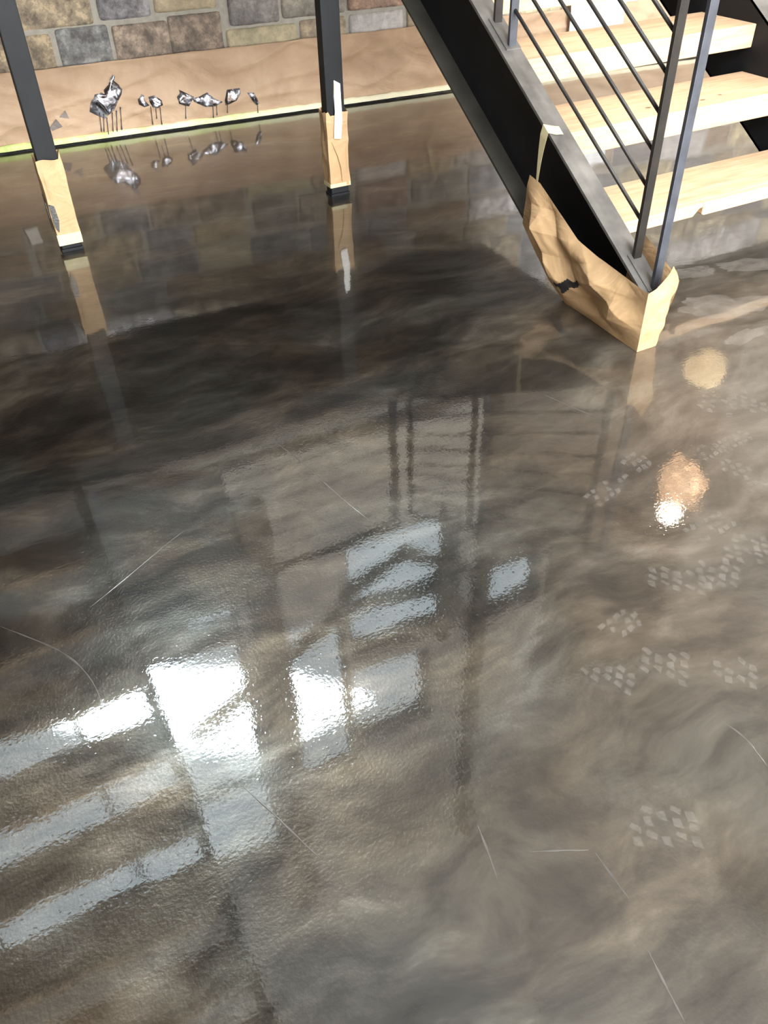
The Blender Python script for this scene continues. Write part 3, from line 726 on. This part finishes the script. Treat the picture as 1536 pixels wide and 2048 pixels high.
# resin stain and yellow tape foot on the side panel
bm = NB()
for i in range(n):
    for j in range(mrow):
        q4 = [PANEL[i][j], PANEL[i + 1][j], PANEL[i + 1][j + 1], PANEL[i][j + 1]]; c = sum(q4, Vector()) / 4
        k = noise.noise(Vector((c.y * 26, c.z * 30, 3)))
        if ((c.y - 2.19 + (c.z - .08) * .9) / .055) ** 2 + ((c.z - .085) / .045) ** 2 + k * .9 < .45:
            bm.faces.new([bm.verts.new(p + Vector((-.0012, -.0004, 0))) for p in q4])
bmesh.ops.remove_doubles(bm, verts=bm.verts[:], dist=1e-5)
child(obj('resin_stain', bm, M['blackedge'], label='dark resin stain'), bt)
# thin tape strip from the flange down to the boot
bm = NB(); path = [((2.41, .579 - .006), 1.955), ((2.44, .530), 1.93), ((2.478, .556), 1.905)]
def quadstrip(bm, prs):
    pv = None
    for a, c in prs:
        r_ = [bm.verts.new(a), bm.verts.new(c)]
        if pv: bm.faces.new((pv[0], pv[1], r_[1], r_[0]))
        pv = r_
zf = lambda y: ft(y) + .0025
quadstrip(bm, [((1.953, 2.462, zf(2.462)), (1.953, 2.432, zf(2.432))), ((1.925, 2.470, zf(2.470)), (1.925, 2.435, zf(2.435))), ((1.899, 2.482, zf(2.482) - .001), (1.899, 2.447, zf(2.447) - .001)),
               ((1.896, 2.488, .525), (1.896, 2.452, .510)), ((1.8955, 2.489, .47), (1.8955, 2.462, .465)), ((1.8952, 2.488, .42), (1.8952, 2.470, .415)), ((1.895, 2.486, .372), (1.895, 2.474, .372)), ((1.8948, 2.484, .352), (1.8948, 2.478, .352))])
o = tag(obj('tape_strip', bm, M['tape']), 'cream tape strip hanging over the stringer edge above the paper boot', 'tape'); o.modifiers.new('t', 'SOLIDIFY').thickness = .0008

# ---------------------------------------------------------------- boot prints and residue on the floor
def lugs(rows, cols, ww, hh, seed, skip=.16):
    rg = random.Random(seed); bm = NB(); n = 40; vs = []
    for i in range(n):      # faint smear round the lug marks
        a = 2 * math.pi * i / n; k = .52 + .2 * noise.noise(Vector((math.cos(a) * 2, math.sin(a) * 2, seed)))
        vs.append(bm.verts.new((math.cos(a) * cols * ww * k, math.sin(a) * rows * hh * k, -.0002)))
    bm.faces.new(vs).material_index = 1
    for i in range(rows):
        for j in range(cols):
            if rg.random() < skip: continue
            cx = (j - (cols - 1) / 2) * ww + (ww * .5 if i % 2 else 0); cy = (i - (rows - 1) / 2) * hh
            if (cx / (cols * ww * .58)) ** 2 + (cy / (rows * hh * .58)) ** 2 > 1: continue
            a = [(-.42, -.3), (.1, -.42), (.42, .2), (.0, .42)] if (i + j) % 2 else [(-.4, -.36), (.4, -.2), (.36, .36), (-.3, .3)]
            bm.faces.new([bm.verts.new((cx + rg.uniform(-.1, .1) * ww + x * ww * rg.uniform(.85, 1.2), cy + y * hh * rg.uniform(.85, 1.1), 0)) for x, y in a])
    return bm
PR = [  # x, y, rotation, rows, cols, lug w, lug h, label
 (1.228, .915, .35, 6, 4, .020, .024, 'dusty boot sole print with clear lug blocks right of the big window reflection'),
 (1.325, .885, .2, 5, 5, .024, .022, 'broad dusty print just below the small warm light reflection'),
 (1.760, 1.268, -.35, 3, 7, .018, .016, 'bright narrow dusty print above and right of the warm light reflection'),
 (1.662, 1.268, -.3, 3, 5, .018, .018, 'faint small dusty print left of the bright narrow one'),
 (1.668, 1.140, -.5, 7, 4, .020, .022, 'long row of dusty lug marks right of the warm light reflection'),
 (1.435, 1.022, -.4, 3, 7, .020, .020, 'smooth dusty heel print directly right of the bright lamp reflection'),
 (1.462, .905, .5, 7, 5, .020, .020, 'large dusty print at the right edge below the heel print'),
 (.900, .770, .25, 6, 4, .018, .020, 'pale dusty print below the patch of blank floor in the lower centre'),
 (1.030, .738, .3, 5, 5, .022, .022, 'dusty print with square lugs in the lower right middle'),
 (1.310, 1.270, -.2, 3, 7, .022, .018, 'faint dusty print left of the warm light reflection'),
 (1.863, 1.432, .15, 5, 5, .024, .024, 'faint dusty print below the yellow light spot'),
 (1.965, 1.385, .3, 6, 5, .024, .024, 'dusty print at the right edge near the yellow light spot'),
 (1.454, 1.325, -.2, 2, 3, .020, .022, 'tiny group of dusty marks above the warm light reflection'),
 (1.146, .650, .3, 5, 4, .020, .020, 'faint dusty print in the lower right beside a curved ridge'),
 (1.020, .872, -.3, 3, 5, .020, .018, 'very faint dusty print between the window and lamp reflections'),
 (.772, .450, .6, 6, 4, .020, .022, 'faint dusty print nearest the bottom right of the floor')]
for i, (x, y, r_, a, c, ww, hh, lab) in enumerate(PR):
    o = obj('boot_print', lugs(max(3, int(a * .9)), max(3, int(c * .9)), ww * 1.2, hh * 1.2, i), [M['dust'], M['smear']]); o.location = (x, y, .0006); o.rotation_euler = (0, 0, r_ + .46)
    tag(o, lab, 'boot print', 'dusty boot prints on the glossy floor')
def blob(x, y, rx_, ry_, rot, seed, lab):
    bm = NB(); n = 70; vs = []
    for i in range(n):
        a = 2 * math.pi * i / n; k = 1 + .45 * noise.noise(Vector((math.cos(a) * 1.6, math.sin(a) * 1.6, seed))) + .22 * noise.noise(Vector((math.cos(a) * 5, math.sin(a) * 5, seed)))
        vs.append(bm.verts.new((math.cos(a) * rx_ * k, math.sin(a) * ry_ * k, 0)))
    bm.faces.new(vs); o = obj('residue_patch', bm, M['residue']); o.location = (x, y, .0004 + .0001 * (seed % 5)); o.rotation_euler = (0, 0, rot)
    tag(o, lab, 'residue', 'pale residue patches right of the stair foot')
blob(2.47, 2.17, .10, .045, -.2, 1, 'pale residue patch beside the railing bars above the others')
blob(2.36, 1.90, .17, .08, -.3, 2, 'largest pale residue patch right of the paper boot')
blob(2.70, 2.12, .13, .05, -.3, 3, 'pale residue patch at the right edge below the lowest tread')
blob(2.25, 1.70, .10, .035, .1, 4, 'small pale residue patch nearest the camera at right')

# ---------------------------------------------------------------- lamps high on the right, seen in the floor
lp = thing('pendant_lamp', 'warm pendant lamp with amber shade high on the right', 'lamp', (4.97, 4.0, 3.64))
bm = NB(); bmesh.ops.create_uvsphere(bm, u_segments=20, v_segments=14, radius=.095, matrix=Matrix.Translation((4.97, 4.0, 3.66))); child(obj('bulb', bm, M['bulb'], smooth=True), lp)
bm = NB(); tube(bm, [(5.02, 4.0, 3.50), (5.04, 4.0, 3.38), (4.98, 4.0, 3.22), (4.90, 4.0, 3.08)], [.20, .22, .19, .10], 20); child(obj('lamp_shade', bm, M['shade'], smooth=True), lp)
bm = NB(); tube(bm, [(4.97, 4.0, 3.74), (4.97, 4.0, 10.0)], .008, 8); child(obj('cord', bm, M['steel']), lp)
bm = NB(); tube(bm, [(4.99, 4.0, 3.50), (4.97, 4.0, 3.60)], .012, 8); child(obj('stem', bm, M['steel']), lp)
l2 = thing('wall_lamp', 'dim warm wall lamp with frosted glass on the right', 'lamp', (5.0, 4.15, 2.15))
bm = NB(); tube(bm, [(4.94, 4.05, 2.28), (4.98, 4.05, 2.20), (5.0, 4.05, 2.10), (4.98, 4.05, 2.02)], [.10, .16, .15, .06], 18); child(obj('glass_shade', bm, M['dim'], smooth=True), l2)
bm = NB(); tube(bm, [(4.98, 4.15, 2.15), (4.98, 4.91, 2.15)], .012, 8); child(obj('bracket', bm, M['steel']), l2)
